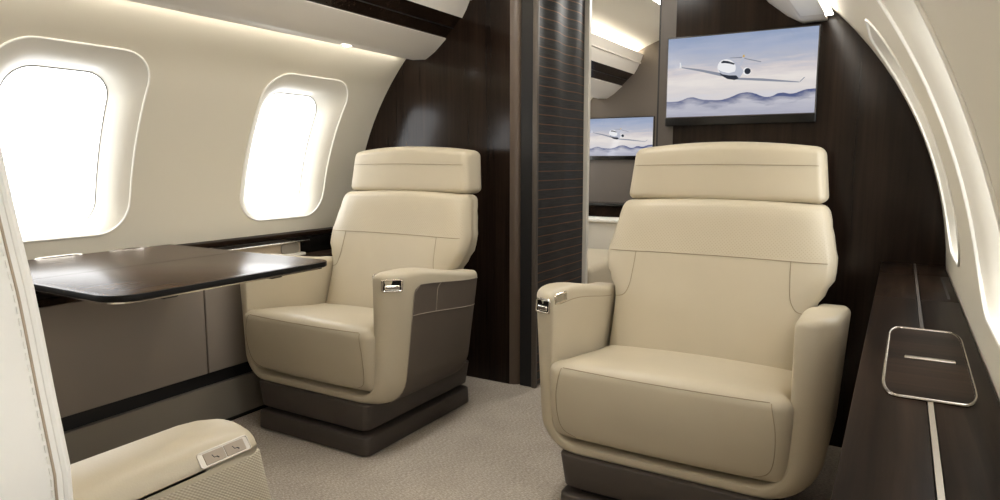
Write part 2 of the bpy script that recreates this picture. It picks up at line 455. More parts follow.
# far bulkhead and the aft end wall
bm = bmesh.new(); prism(bm, [(x, z) for x, z in [(-1.2, 0), (1.2, 0), (1.27, .6)] + [(1.31*math.cos(a), .62+1.31*math.sin(a)) for a in [PI*i/24 for i in range(25)]] + [(-1.27, .6)]], YF, YF+.04)
props(obj('wall_front', bm, M['far_wall'], smooth=False), kind='structure')
bm = bmesh.new(); prism(bm, [(x, z) for x, z in [(-1.2, 0), (1.2, 0), (1.27, .6)] + [(1.31*math.cos(a), .62+1.31*math.sin(a)) for a in [PI*i/24 for i in range(25)]] + [(-1.27, .6)]], YA-.04, YA)
props(obj('wall_back', bm, M['lining'], smooth=False), kind='structure')

# ------------------------------------------------------------------ overhead valances with light coves
PROF = [(.872, 1.470), (.80, 1.467), (.792, 1.470), (.745, 1.497), (.683, 1.548)]
DARK = [(.683, 1.548), (.640, 1.587), (.596, 1.630)]
UPP = [(.596, 1.630), (.573, 1.664), (.555, 1.700), (.540, 1.735), (.530, 1.765)]
def shell_strip(bm, prof, side, y0, y1, th=.012, mi=0, push=0.):
    P = [Vector((a, b)) for a, b in prof]; Q = []
    for i, p in enumerate(P):
        t = (P[min(i+1, len(P)-1)] - P[max(i-1, 0)]).normalized(); nrm = Vector((t.y, -t.x))     # toward the wall / up
        if nrm.y < 0 and abs(nrm.y) > abs(nrm.x): nrm = -nrm
        if nrm.x < 0 and abs(nrm.x) >= abs(nrm.y): nrm = -nrm
        Q.append(p + nrm*th); P[i] = p + nrm*push
    rings = []
    for y in (y0, y1):
        rings.append([bm.verts.new((side*p.x, y, p.y)) for p in P] + [bm.verts.new((side*p.x, y, p.y)) for p in Q[::-1]])
    bridge(bm, rings[0], rings[1], mi); bm.faces.new(rings[0]).material_index = mi; bm.faces.new(rings[1][::-1]).material_index = mi
def valance(side, y0, y1, label, spots):
    t = thing('overhead_valance', (side*.75, y0, 1.467), label, 'overhead panel', 'overhead valances along the cabin')
    o = Vector((side*.75, y0, 1.467))
    def P(name, bm, m, **k):
        bmesh.ops.translate(bm, verts=bm.verts[:], vec=-o); return obj(name, bm, m, t, **k)
    bm = bmesh.new(); shell_strip(bm, PROF, side, y0, y1); P('lower_fascia', bm, M['white'], auto=30)
    bm = bmesh.new(); shell_strip(bm, DARK, side, y0, y1, push=.006); P('dark_band', bm, M['wood_wall'])
    bm = bmesh.new(); tube(bm, [(side*.640+side*.004, y0+.001, 1.590), (side*.640+side*.004, y1-.001, 1.590)], .0025, 6); P('band_groove', bm, M['black'])
    bm = bmesh.new(); shell_strip(bm, UPP, side, y0, y1); P('upper_fascia', bm, M['white'])
    bm = bmesh.new(); box(bm, *sorted((side*.545, side*.70)), y0, y1, 1.700, 1.708); P('cove_shelf', bm, M['white'], smooth=False)
    bm = bmesh.new(); box(bm, *sorted((side*.585, side*.625)), y0+.02, y1-.02, 1.709, 1.716); P('light_strip', bm, M['strip'], smooth=False)
    # wall-wash strip on top of the lower edge
    bm = bmesh.new(); box(bm, *sorted((side*.876, side*.892)), y0+.02, y1-.05, 1.477, 1.482); P('wash_strip', bm, M['strip2'], smooth=False)
    for (x, y) in spots:
        bm = bmesh.new(); r = .024
        for (ra, rb_, z0, z1, mi) in ((.024, .017, 1.4665, 1.4640, 0),):
            ro = [bm.verts.new((side*x+ra*math.cos(a), y+ra*math.sin(a), 1.4670)) for a in [2*PI*k/24 for k in range(24)]]
            rm = [bm.verts.new((side*x+.022*math.cos(a), y+.022*math.sin(a), 1.4635)) for a in [2*PI*k/24 for k in range(24)]]
            ri = [bm.verts.new((side*x+rb_*math.cos(a), y+rb_*math.sin(a), 1.4645)) for a in [2*PI*k/24 for k in range(24)]]
            bridge(bm, ro, rm); bridge(bm, rm, ri)
        d = P('downlight', bm, M['chrome'])
        bm = bmesh.new()
        ri = [bm.verts.new((side*x+.017*math.cos(a), y+.017*math.sin(a), 1.4647)) for a in [2*PI*k/24 for k in range(24)]]
        bm.faces.new(ri); bmesh.ops.translate(bm, verts=bm.verts[:], vec=-o); obj('lens', bm, M['spot'], d)
    return t, P
valance(-1, YA, YB, 'long white and dark-banded overhead valance above the two bright left windows', [(.841, 2.101), (.841, .9)])
tr, PR = valance(1, YA, YB, 'white overhead valance with inset panel above the right window wall', [(.86, .6)])
bm = bmesh.new(); rbox(bm, (.842, 2.22, 1.4665), (.036, .20, .004), (.004, .004, .002), (2, 2, 1), 2); PR('service_panel', bm, M['rim'])
valance(-1, YB2, YF, 'cream and dark-banded overhead valance in the cabin beyond the passage', [(.841, 3.9)])
valance(1, YB2, YF, 'overhead valance on the right side of the cabin beyond the passage', [])

# ------------------------------------------------------------------ side ledges
ZL = .67
def rounded_frame(bm, pts3, r, n=8): tube(bm, pts3, r, n, True)
def ledge_right():
    t = thing('side_ledge', (1.17, YA, 0), 'dark wood side ledge running under the right windows beside the front seat', 'ledge')
    o = Vector((1.17, YA, 0))
    def P(name, bm, m, par=None, **k):
        bmesh.ops.translate(bm, verts=bm.verts[:], vec=-o); return obj(name, bm, m, par or t, **k)
    y0, y1 = YA+.002, YB-.002
    xo = 1.257
    bm = bmesh.new()
    # worktop boards, split by the brass inlay and the thin cross joints
    cuts = [y0, -.35, 1.90, 2.318, y1]
    for a, b in zip(cuts, cuts[1:]):
        for (x0, x1) in ((1.080, 1.1705), (1.1785, xo)):
            rbox(bm, ((x0+x1)/2, (a+b)/2, ZL-.012), ((x1-x0)/2-.0004, (b-a)/2-.0006, .012), (.0015, .0015, .0015), (1, 1, 1), 2)
    P('worktop', bm, M['wood_top'])
    bm = bmesh.new(); box(bm, 1.1712, 1.1778, y0, 1.080, ZL-.02, ZL+.0008); P('inlay_strip', bm, M['brushed'], smooth=False)
    bm = bmesh.new(); box(bm, 1.1712, 1.1778, 1.545, y1, ZL-.02, ZL+.0006); P('inlay_strip', bm, M['taupe_leather'], smooth=False)
    bm = bmesh.new(); box(bm, 1.2350, 1.2405, 1.93, 2.30, ZL-.003, ZL+.0007); P('air_slot', bm, M['black'], smooth=False)
    bm = bmesh.new(); prism(bm, [(1.088, .15), (1.095, .15), (1.095, ZL-.025), (1.088, ZL-.025)], y0, y1); P('side_panel', bm, M['taupe'], smooth=False)
    bm = bmesh.new(); prism(bm, [(1.100, .0), (1.12, .0), (1.12, .16), (1.100, .16)], y0, y1); P('toe_panel', bm, M['black'], smooth=False)
    # lid with chrome surround
    pts = []
    for a, b in rrect(.5, .5, .12, 8): pts.append((a, b))
    def lid(a, b, z):       # a across, b along; slightly wider toward the far end
        y = 1.310 + b*.462; cx = 1.1750 + .004*b; w = .115 - .0*b
        return (cx + a*w, y, z)
    pts = [(max(-.5, min(.5, a)), b) for a, b in rrect(.5, .5, .16, 8)]
    bm = bmesh.new(); A = [bm.verts.new(lid(a*.97, b*.985, ZL+.0022)) for a, b in pts]; B = [bm.verts.new(lid(a*.97, b*.985, ZL-.006)) for a, b in pts]
    bm.faces.new(A); bridge(bm, A, B); lo = P('stowage_lid', bm, M['wood_cross'], auto=30)
    bm = bmesh.new(); tube(bm, [lid(a, b, ZL+.0020) for a, b in [tuple(v) for v in densify([Vector(p) for p in pts], .04)]], .0026, 8, True); P('lid_frame', bm, M['dull_chrome'], lo)
    bm = bmesh.new(); rbox(bm, (1.180, 1.306, ZL+.003), (.036, .0065, .002), (.002, .002, .0015), (2, 2, 1), 2); P('lid_pull', bm, M['brushed'], lo)
    bm = bmesh.new(); box(bm, 1.126, 1.231, 1.3035, 1.3050, ZL+.0022, ZL+.0026); P('lid_joint', bm, M['black'], lo, smooth=False)
ledge_right()

def ledge_left():
    t = thing('side_ledge', (-1.17, YA, 0), 'dark wood side ledge with table recess under the left windows', 'ledge')
    o = Vector((-1.17, YA, 0))
    def P(name, bm, m, par=None, **k):
        bmesh.ops.translate(bm, verts=bm.verts[:], vec=-o); return obj(name, bm, m, par or t, **k)
    y0, y1 = YA+.002, YB-.002
    bm = bmesh.new(); rbox(bm, (-1.225, (y0+y1)/2, .676), (.034, (y1-y0)/2, .010), (.003, .003, .003), (1, 4, 1), 2); P('worktop', bm, M['wood_top'])
    # recess: black channel behind, wood rail below
    bm = bmesh.new(); prism(bm, [(-1.196, .575), (-1.19, .575), (-1.19, .664), (-1.196, .664)], y0, y1); P('recess_back', bm, M['gloss_black'], smooth=False)
    bm = bmesh.new(); prism(bm, [(-1.194, .566), (-1.082, .566), (-1.082, .585), (-1.090, .590), (-1.194, .590)], y0, y1); P('wood_rail', bm, M['wood_cross'], smooth=False)
    # folded table mechanism in the recess
    bm = bmesh.new(); rbox(bm, (-1.165, 1.70, .628), (.018, .40, .026), (.006, .006, .006), (2, 4, 2), 3); mch = P('slide_housing', bm, M['tan'])
    bm = bmesh.new(); rbox(bm, (-1.140, 1.72, .655), (.010, .42, .003), (.002, .002, .002), (2, 4, 1), 2); P('slide_rail', bm, M['chrome'], mch)
    bm = bmesh.new(); rbox(bm, (-1.130, 1.70, .601), (.014, .40, .006), (.003, .003, .003), (2, 4, 1), 2); P('slide_rail', bm, M['trim_white'], mch)
    bm = bmesh.new(); rbox(bm, (-1.143, 2.035, .628), (.006, .05, .024), (.004, .02, .02), (2, 4, 2), 4); P('arm_stop', bm, M['taupe_low'], mch)
    # padded panels with a joint
    for a, b in ((y0, .62), (.622, 1.560), (1.562, y1)):
        bm = bmesh.new(); rbox(bm, (-1.090, (a+b)/2, .387), (.010, (b-a)/2-.0015, .178), (.004, .004, .004), (1, 2, 2), 3); P('side_panel', bm, M['taupe'])
    bm = bmesh.new(); prism(bm, [(-1.15, .150), (-1.105, .150), (-1.105, .215), (-1.15, .215)], y0, y1); P('shadow_gap', bm, M['black'], smooth=False)
    bm = bmesh.new(); prism(bm, [(-1.14, .012), (-1.072, .012), (-1.084, .155), (-1.14, .155)], y0, y1); P('lower_panel', bm, M['taupe_low'], smooth=False)
    bm = bmesh.new(); prism(bm, [(-1.14, .0), (-1.066, .0), (-1.066, .010), (-1.14, .010)], y0, y1); P('kick_strip', bm, M['gloss_black'], smooth=False)
ledge_left()

# ------------------------------------------------------------------ table
def table():
    t = thing('folding_table', (-.79, 1.15, .70), 'dark glossy wood table pulled out from the left wall below the windows', 'table')
    o = Vector((-.79, 1.15, .70))
    def P(name, bm, m, par=None, **k):
        bmesh.ops.translate(bm, verts=bm.verts[:], vec=-o); return obj(name, bm, m, par or t, **k)
    X0, X1, Y0, Y1 = -1.185, -.368, .828, 1.506
    def outline(ins=0.):
        pts = []
        for (cx, cy, r, a0) in ((X1, Y1, .045, 0), (X0, Y1, .012, PI/2), (X0, Y0, .012, PI), (X1, Y0, .075, 1.5*PI)):
            sx = 1 if cx > -.8 else -1; sy = 1 if cy > 1.1 else -1
            for i in range(9):
                a = a0 + PI/2*i/8; pts.append((cx - sx*r + (r-ins)*math.cos(a), cy - sy*r + (r-ins)*math.sin(a)))
        return pts
    bm = bmesh.new()
    R_ = [[bm.verts.new((x, y, z)) for x, y in outline(i)] for i, z in ((.0025, .700), (.0006, .6993), (.0, .698), (.0, .686), (.003, .6835))]
    for A, B in zip(R_, R_[1:]):
        for f in bridge(bm, A, B): f.material_index = 1
    bm.faces.new(R_[0]); bm.faces.new(R_[-1][::-1]).material_index = 1
    top = P('tabletop', bm, [M['wood_table'], M['edge_black']], auto=25)
    bm = bmesh.new(); box(bm, -.7903, -.7897, Y0+.004, Y1-.004, .6995, .7002); P('leaf_joint', bm, M['black'], top, smooth=False)
    bm = bmesh.new(); pp = outline(.010)
    A = [bm.verts.new((x, y, .6834)) for x, y in pp]; B = [bm.verts.new((x, y, .6785)) for x, y in pp]; bridge(bm, A, B); bm.faces.new(A); bm.faces.new(B[::-1])
    P('edge_trim', bm, M['chrome'], auto=25)
    bm = bmesh.new(); rbox(bm, (-.75, 1.02, .668), (.30, .022, .010), (.006, .006, .006), (2, 2, 2), 3); P('support_arm', bm, M['gloss_black'])
    bm = bmesh.new(); rbox(bm, (-.75, 1.36, .668), (.30, .022, .010), (.006, .006, .006), (2, 2, 2), 3); P('support_arm', bm, M['gloss_black'])
    for y in (1.12, 1.35):
        bm = bmesh.new(); tube(bm, smoothline([(-1.186, y-.07, .6975), (-1.188, y-.05, .7005), (-1.188, y+.03, .7010), (-1.184, y+.055, .7005), (-1.172, y+.068, .6990)], 6), .0022, 8); P('hinge', bm, M['chrome'])
table()

# ------------------------------------------------------------------ televisions
def cropuv(x, y):
    u = (x-42)/672.; top_ = 90-58*u; bot = 445-20*u
    return u*2.613/(2.346+u*.267), (bot-y)/(bot-top_)
def jet(par, W, H, prefix_off):
    """flat aircraft drawn on the screen plane, W x H, origin lower left, facing -Y"""
    def poly(bm, pts, mi, lay):
        vs = [bm.verts.new(((cropuv(*p)[0]-.5)*W, -.0006-.0003*lay, (cropuv(*p)[1]-.5)*H)) for p in pts]
        f = bm.faces.new(vs); f.material_index = mi
    def ell(cx, cy, rx, ry, rot=0, n=20):
        return [(cx + rx*math.cos(a)*math.cos(rot) - ry*math.sin(a)*math.sin(rot), cy + rx*math.cos(a)*math.sin(rot) + ry*math.sin(a)*math.cos(rot)) for a in [2*PI*k/n for k in range(n)]]
    bm = bmesh.new()
    poly(bm, [(285, 258), (290, 244), (180, 224), (103, 215), (108, 220), (200, 238)], 1, 0)      # wings
    poly(bm, [(350, 273), (360, 264), (470, 268), (636, 283), (640, 287), (560, 284), (440, 278)], 1, 0)
    poly(bm, [(96, 219), (104, 217), (100, 196), (95, 194)], 0, 1); poly(bm, [(636, 286), (643, 284), (663, 264), (659, 263)], 1, 1)
    poly(bm, [(318, 176), (322, 173), (378, 170), (390, 176), (462, 191), (460, 195), (392, 181), (376, 176)], 1, 0)
    poly(bm, [(362, 210), (376, 168), (387, 165), (384, 180), (372, 212)], 4, 1)                     # fin
    poly(bm, [(376, 172), (379, 161), (386, 161), (386, 172)], 3, 2)
    poly(bm, ell(398, 236, 19, 18), 0, 1); poly(bm, ell(402, 235, 14, 14), 2, 2)                    # engine
    poly(bm, [(300, 185), (330, 182), (360, 205), (385, 235), (370, 262), (340, 268), (300, 256)], 4, 1)   # body
    poly(bm, ell(307, 219, 42, 38, .35), 0, 2)                                                       # nose
    poly(bm, [(268, 226), (285, 236), (318, 244), (346, 236), (352, 256), (312, 262), (284, 250)], 4, 3)
    poly(bm, [(274, 240), (290, 249), (320, 254), (352, 254), (364, 268), (345, 275), (312, 270), (284, 254)], 2, 4)
    poly(bm, [(281, 194), (291, 187), (312, 189), (342, 199), (341, 206), (320, 201), (300, 198), (284, 199)], 2, 4)
    bmesh.ops.reverse_faces(bm, faces=bm.faces[:])
    for f in bm.faces:
        f.normal_update()
        if f.normal.y > 0: f.normal_flip()
    return obj('aircraft_picture', bm, [M['jet_white'], M['jet_grey'], M['jet_dark'], M['jet_gold'], M['jet_mid']], par, smooth=False, fix=False)
def television(x0, x1, z0, z1, yw, label, th=.030):
    cx, cz = (x0+x1)/2, (z0+z1)/2; W, H = x1-x0, z1-z0
    t = thing('television', (cx, yw, z0), label, 'television', 'flat wall televisions')
    hb = .032*H/.322
    bm = bmesh.new(); rbox(bm, (0, -th/2, H/2), (W/2, th/2-.001, H/2), (.003, .003, .003), (1, 1, 1), 2); obj('casing', bm, M['gloss_black'], t)
    sW, sH = W-.010, H-hb-.006
    bm = bmesh.new(); zc = hb+sH/2
    vs = [bm.verts.new(p) for p in ((-sW/2, 0, -sH/2), (sW/2, 0, -sH/2), (sW/2, 0, sH/2), (-sW/2, 0, sH/2))]
    f = bm.faces.new(vs); uvl = bm.loops.layers.uv.new('UVMap')
    for lp, c in zip(f.loops, ((0, 0), (1, 0), (1, 1), (0, 1))): lp[uvl].uv = c
    s = obj('screen', bm, M['screen'], t, smooth=False, fix=False); s.location = (0, -th-.0006, zc)
    jet(s, sW, sH, 0)
    bm = bmesh.new()
    P4 = [(-sW/2-.002, 0, zc-sH/2-.002), (sW/2+.002, 0, zc-sH/2-.002), (sW/2+.002, 0, zc+sH/2+.002), (-sW/2-.002, 0, zc+sH/2+.002)]
    tube(bm, [tuple(v) for v in densify([Vector((p[0], -th, p[2])) for p in P4], .2)], .0016, 6, True); obj('bezel', bm, M['grey_trim'], t)
    return t
television(.338, .856, 1.134, 1.456, YB, 'large wall television on dark wood partition behind the front seat')
television(-.955, -.428, 1.015, 1.325, YF, 'smaller-looking television seen through the passage on the far bulkhead')

# ------------------------------------------------------------------ armchairs
def proj_line(bvh, pts, d, off=.0006, back=1.0):
    out = []
    d = Vector(d)
    for p in pts:
        h, nrm, _, _ = bvh.ray_cast(Vector(p) - d*back, d)
        if h is not None: out.append(h + nrm*off*(1 if nrm.dot(d) < 0 else -1))
    return out
ARM_O, ARM_I = .402, .308
def smooth01(x): x = max(0., min(1., x)); return x*x*(3-2*x)
def shell_section(y, wo, wi, zt, zb, zi, rt=.022, ro=.100, ri=.075):
    """closed U loop: outer chain left->right, inner chain right->left (equal counts)"""
    n = 9; outer = []; inner = []
    th = wo-wi; rt = min(rt, th*.46)
    # left arm top outer quarter (from mid top to outer side)
    def corner(cx, cz, r, a0, a1, k): return [(cx + r*math.cos(a0+(a1-a0)*i/k), cz + r*math.sin(a0+(a1-a0)*i/k)) for i in range(k+1)]
    L_ = [(-(wo+wi)/2, zt)] + corner(-wo+rt, zt-rt, rt, PI/2, PI, 5)
    ns = 10; zlo = zb+ro
    L_ += [(-wo, zt-rt + (zlo-(zt-rt))*i/ns) for i in range(1, ns)]
    L_ += corner(-wo+ro, zb+ro, ro, PI, 1.5*PI, 8)
    nb = 5
    half = L_ + [((-wo+ro)*(1-i/nb), zb) for i in range(1, nb)]
    outer = half + [(0, zb)] + [(-x, z) for x, z in half[::-1]]
    I_ = [(-(wo+wi)/2, zt)] + corner(-wi-rt, zt-rt, rt, PI/2, 0, 5)
    zlo = zi+ri
    I_ += [(-wi, zt-rt + (zlo-(zt-rt))*i/ns) for i in range(1, ns)]
    I_ += corner(-wi+ri, zi+ri, ri, PI, 1.5*PI, 8)
    halfi = I_ + [((-wi+ri)*(1-i/nb), zi) for i in range(1, nb)]
    inner = halfi + [(0, zi)] + [(-x, z) for x, z in halfi[::-1]]
    return [(x, y, z) for x, z in outer], [(x, y, z) for x, z in inner]
def g(t, Ln):
    return 0. if t >= Ln else 1 - math.sqrt(max(0, 1-(1-t/Ln)**2))
YFR, YRE = -.320, .200
def sec_at(y):
    t = y - YFR
    zt = .641 - .052*smooth01((y+.22)/.40) - .016*g(t, .030)
    wo = ARM_O - .070*g(t, .125); wi = ARM_I + .006*g(t, .02)
    zb = .172 + .020*g(t, .08); zi = .212 - .004*g(t, .02)
    o_, i_ = shell_section(y, wo, wi, zt, zb, zi)
    ly = .055*smooth01((y+.05)/.22)                # rear edge leans forward toward the bottom
    def tp(p, k):
        d = max(0, min(1, (.60-p[2])/.42)); return (p[0]*(1-k*d), p[1]-ly*d, p[2])
    return [tp(p, .062) for p in o_], [tp(p, .0) for p in i_]
BW = [(.30, .302), (.40, .304), (.53, .304), (.575, .308), (.62, .332), (.66, .352), (.71, .353), (.76, .342), (.82, .329), (.875, .317), (.90, .312)]
def bw(z):
    for (a, wa), (b, wb) in zip(BW, BW[1:]):
        if z <= b: return wa + (wb-wa)*smooth01((z-a)/(b-a)) if z > a else wa
    return BW[-1][1]
def back_y(z): return .045 + .33*(z-.40)          # front face of the backrest, local y
BT = .066                                          # half thickness
def backrest_deform(w):
    z = .587 + w.z; fx = w.x/.34
    x = fx*bw(z)
    y = back_y(z) + BT + w.y - (.010*(1-fx*fx) if w.y < 0 else 0) + (.030*max(0, (abs(fx)-.80)/.20)**2 if w.y < 0 else 0)
    z2 = z + (.012*(1-fx*fx) if w.z > .2 else 0)
    return (x, y, z2)
def headrest_deform(w):
    z = .959 + w.z; fx = w.x/.305
    k = (z-.886)/.16
    x = w.x*(1.0 - .055*max(0, k))
    y = back_y(.90) + .034 + .066 + w.y + .12*(z-.89) - (.012*(1-fx*fx) if w.y < 0 else 0)
    z += (.020*(1-fx*fx)*max(0, k) if k > .5 else 0)
    return (x, y, z)
def cushion_deform(w):
    y = w.y; fx = w.x/.300
    front = -.140 + y                               # y in local seat space
    k = (w.z+.114)/.228                             # 0 bottom .. 1 top
    x = w.x*(1 - .02*(1-k))*(1 + .072*smooth01((-front-.26)/.06))
    z = .335 + w.z
    if k > .5: z += -.038*smooth01((y+.19)/.40)*min(1, (k-.5)*2) + .010*(1-fx*fx)*(k-.5)*2
    yy = front
    if y < 0:
        f = smooth01(-y/.21)
        yy += f*(.030*(1-k)**2 - .008*(1-abs(2*k-1)**2) - .012*(1-fx*fx))
    return (x, yy, z)
def lit_pixel_dirs(): pass
def armchair(name, X, Yc, s, label, group, hx, hw, rz=0):
    t = thing(name, (X, Yc, 0), label, 'armchair', group, rz)
    def P(nm, bm, m, par=None, **k):
        if s < 0:
            bmesh.ops.scale(bm, vec=(-1, 1, 1), verts=bm.verts[:])
            bmesh.ops.reverse_faces(bm, faces=bm.faces[:])
        return obj(nm, bm, m, par or t, **k)
    # plinth, two stacked tiers with a dark gap
    bm = bmesh.new()
    def taper0(w): k = (w.z+.036)/.072; return (w.x*(1.0+.010*(1-k)), w.y*(1.0+.006*(1-k)), w.z)
    rbox(bm, (.010, -.014, .036), (.272, .322, .036), (.030, .030, .008), (3, 3, 1), 5, taper0); P('plinth', bm, M['taupe_leather'])
    bm = bmesh.new(); box(bm, -.225, .225, -.30, .28, .070, .092); P('plinth_gap', bm, M['black'], smooth=False)
    bm = bmesh.new()
    def taper(w): k = (w.z+.05)/.1; return (w.x*(.985+.055*k), w.y*(.985+.02*k), w.z)
    rbox(bm, (.010, -.012, .136), (.268, .318, .050), (.030, .030, .007), (3, 3, 1), 5, taper); P('plinth', bm, M['taupe_leather'])
    # shell: both arms and the lip as one upholstered U
    bm = bmesh.new()
    ys = [YFR + d for d in (0, .002, .006, .012, .020, .030, .042, .056, .072, .090, .110, .130, .17, .21, .26, .31, .36, .41, .45, .485, .505, .515, .520)]
    rings = []
    for y in ys:
        o_, i_ = sec_at(y)
        if y > YRE-.03:
            q = g(YRE-y, .03)*.018
            o_ = [(x - math.copysign(min(q, abs(x)), x), yy, z - (q if z > .5 else 0)) for x, yy, z in o_]
            i_ = [(x + math.copysign(q, x) if abs(x) > .05 else x, yy, z - (q if z > .5 else 0)) for x, yy, z in i_]
        ro = [bm.verts.new(p) for p in o_]; ri = [bm.verts.new(p) for p in i_[1:-1]]
        rings.append((ro, ri))
    for (ao, ai), (bo, bi) in zip(rings, rings[1:]):
        la = ao + ai[::-1]; lb = bo + bi[::-1]; bridge(bm, la, lb)
    for (ro, ri) in (rings[0], rings[-1]):
        ri2 = [ro[0]] + ri + [ro[-1]]
        for i in range(len(ro)-1):
            q = []
            for vv in (ro[i], ro[i+1], ri2[i+1], ri2[i]):
                if vv not in q: q.append(vv)
            if len(q) > 2: bm.faces.new(q)
    bmesh.ops.recalc_face_normals(bm, faces=bm.faces[:])
    bvh = BVHTree.FromBMesh(bm)
    # stitched seam along the inner face of the aisle arm, below the arm cap
    ln = proj_line(bvh, [(0.2, y, .602-.045*smooth01((y+.22)/.40)) for y in [-.285+.40*i/24 for i in range(25)]], (1, 0, 0), back=.05)
    shell = bm
    # side panel of taupe fabric let into the aisle side
    pb = bmesh.new(); nu, nv = 30, 22; G = []
    for iu in range(nu+1):
        u = iu/nu; row = []
        for iv in range(nv+1):
            v_ = iv/nv
            ya = -.212 - .035*u; yb = .182 - .015*u
            rr = .06
            if u < rr: ya += .030*(1-math.sqrt(max(0, 1-((rr-u)/rr)**2)))
            y = ya + (yb-ya)*v_
            o_, _ = sec_at(min(y, YRE-.04)); chain = [Vector((x, y, z)) for x, yy, z in o_[len(o_)//2:]][::-1]   # from arm top to centre bottom (+x side)
            ztop = .590 - .030*smooth01((y+.22)/.40)
            # arc length from ztop down to just round the bottom corner
            vs_ = [p for p in chain if p.z <= ztop+.06]
            tot = []; acc = 0
            seq = [Vector((chain[6].x, y, ztop))] + [p for p in chain[6:] if p.z < ztop]
            seq = [p for p in seq if p.z > .176 or p.x > .30]
            for a, b in zip(seq, seq[1:]): tot.append((b-a).length)
            want = u*sum(tot); k = 0
            while k < len(tot)-1 and want > tot[k]: want -= tot[k]; k += 1
            p = seq[k].lerp(seq[k+1], min(1, want/max(1e-6, tot[k])))
            h = bvh.find_nearest(p)
            row.append(pb.verts.new(h[0] + h[1]*.0018))
        G.append(row)
    for a, b in zip(G, G[1:]): bridge(pb, a, b, closed=False)
    # pale stitch lines on that panel
    def gp(u, v_):
        a = u*nu; b = v_*nv; i = min(int(a), nu-1); j = min(int(b), nv-1); fa, fb = a-i, b-j
        return G[i][j].co.lerp(G[i+1][j].co, fa).lerp(G[i][j+1].co.lerp(G[i+1][j+1].co, fa), fb) + Vector((.0012, 0, 0))
    l1 = [gp(.225+.02*v_, v_) for v_ in [i/24 for i in range(25)]]
    l2 = [gp(u, .33) for u in [.235*i/10 for i in range(11)]]
    edge = [gp(1-i/20, 0) for i in range(20)] + [gp(0, i/20) for i in range(21)]
    tube(pb, l1, .0011, 5, mi=1); tube(pb, l2, .0011, 5, mi=1); tube(pb, edge, .0011, 5, mi=1)
    if len(ln) > 3: tube(shell, ln, .0010, 5, mi=1)
    sh = P('arm_shell', shell, [M['leather'], M['seam']], fix=False)
    P('side_panel', pb, [M['fabric_panel'], M['stitch']], sh)
    # chrome recline handle on the nose of the aisle arm
    hit = bvh.ray_cast(Vector((hx+.20, -.73, .600)), Vector((-.20, .43, 0)).normalized())
    h, nrm = hit[0], hit[1]
    nrm = (nrm*.6 + Vector((.52, -.85, .12))*.4).normalized()
    ex = Vector((0, 0, 1)).cross(nrm).normalized(); ez = nrm.cross(ex)
    def F(a, b, c): return h + ex*a + ez*b + nrm*(c - .0012)
    bm = bmesh.new(); fr_ = [F(a, b, .003) for a, b in rrect(hw, .0185, .006, 4)]
    tube(bm, fr_, .0036, 8, True); hd = P('recline_handle', bm, M['chrome'])
    bm = bmesh.new(); vs = [bm.verts.new(F(a, b, .0018)) for a, b in rrect(hw, .0185, .006, 4)]; bm.faces.new(vs); P('recess_plate', bm, M['gloss_black'], hd, fix=True)
    bm = bmesh.new()
    rbox(bm, (0, 0, 0), (hw-.007, .004, .0075), (.004, .003, .005), (3, 1, 1), 4)
    bm.transform(Matrix((ex, nrm, ez)).transposed().to_4x4()); bmesh.ops.translate(bm, verts=bm.verts[:], vec=F(0, -.006, .004)); P('lever', bm, M['chrome'], hd)
    # small control plate inside the aisle arm
    bm = bmesh.new(); x = ARM_I+.0015
    def C_(a, b): return (x - .0005, -.275 + a, .618 + b)
    tube(bm, [C_(a, b) for a, b in rrect(.036, .0125, .004, 4)], .0026, 8, True); cp = P('control_plate', bm, M['chrome'])
    for k in range(3):
        bm = bmesh.new(); rbox(bm, (x-.001, -.275-.022+.022*k, .618), (.0018, .0098, .0095), (.001, .002, .002), (1, 1, 1), 2); P('button', bm, M['brushed'], cp)
    # cushion
    bm = bmesh.new(); rbox(bm, (0, 0, 0), (.300, .205, .114), (.036, .040, .032), (10, 10, 6), 6, cushion_deform)
    bmesh.ops.recalc_face_normals(bm, faces=bm.faces[:]); bvh = BVHTree.FromBMesh(bm)
    pts = [(-.279, -.05, .432), (-.2795, -.18, .433)] ; 
    seam = proj_line(bvh, [(x_, -.4, .4385) for x_ in [-.268+.536*i/40 for i in range(41)]], (0, 1, 0))
    tube(bm, seam, .0010, 5, mi=1)
    for sg in (-1, 1):
        ln = proj_line(bvh, [(p.x*sg, -.3, p.y) for p in smoothline([Vector((.272, .437)), Vector((.284, .37)), Vector((.283, .30)), Vector((.270, .258)), Vector((.235, .238))], 8)], (0, 1, 0))
        tube(bm, ln, .0010, 5, mi=1)
    P('seat_cushion', bm, [M['leather'], M['seam']], fix=False)
    # backrest with yoke seam and side seams
    bm = bmesh.new(); rbox(bm, (0, 0, 0), (.34, BT, .283), (.022, .035, .022), (12, 4, 24), 5, backrest_deform)
    bmesh.ops.recalc_face_normals(bm, faces=bm.faces[:]); bvh = BVHTree.FromBMesh(bm)
    for f in bm.faces:
        c = f.calc_center_median()
        if c.z > .712 and f.normal.y < -.5: f.material_index = 2
    seam = proj_line(bvh, [(x_, -1,   .707+.006*(1-(x_/.34)**2)) for x_ in [-.332+.664*i/44 for i in range(45)]], (0, 1, 0))
    tube(bm, seam, .0011, 5, mi=1)
    for sg in (-1, 1):
        ln = proj_line(bvh, [(sg*p.x, -1, p.y) for p in smoothline([Vector((.236, .709)), Vector((.239, .65)), Vector((.245, .60)), Vector((.262, .570)), Vector((.296, .560))], 8)], (0, 1, 0))
        tube(bm, ln, .0011, 5, mi=1)
    P('backrest', bm, [M['leather'], M['seam'], M['leather_perf']], fix=False)
    bm = bmesh.new()
    def shd(w):
        z = .52 + w.z; return (w.x*(bw(min(z, .86))/.34)*.88, back_y(z)+2*BT+.012+w.y, z)
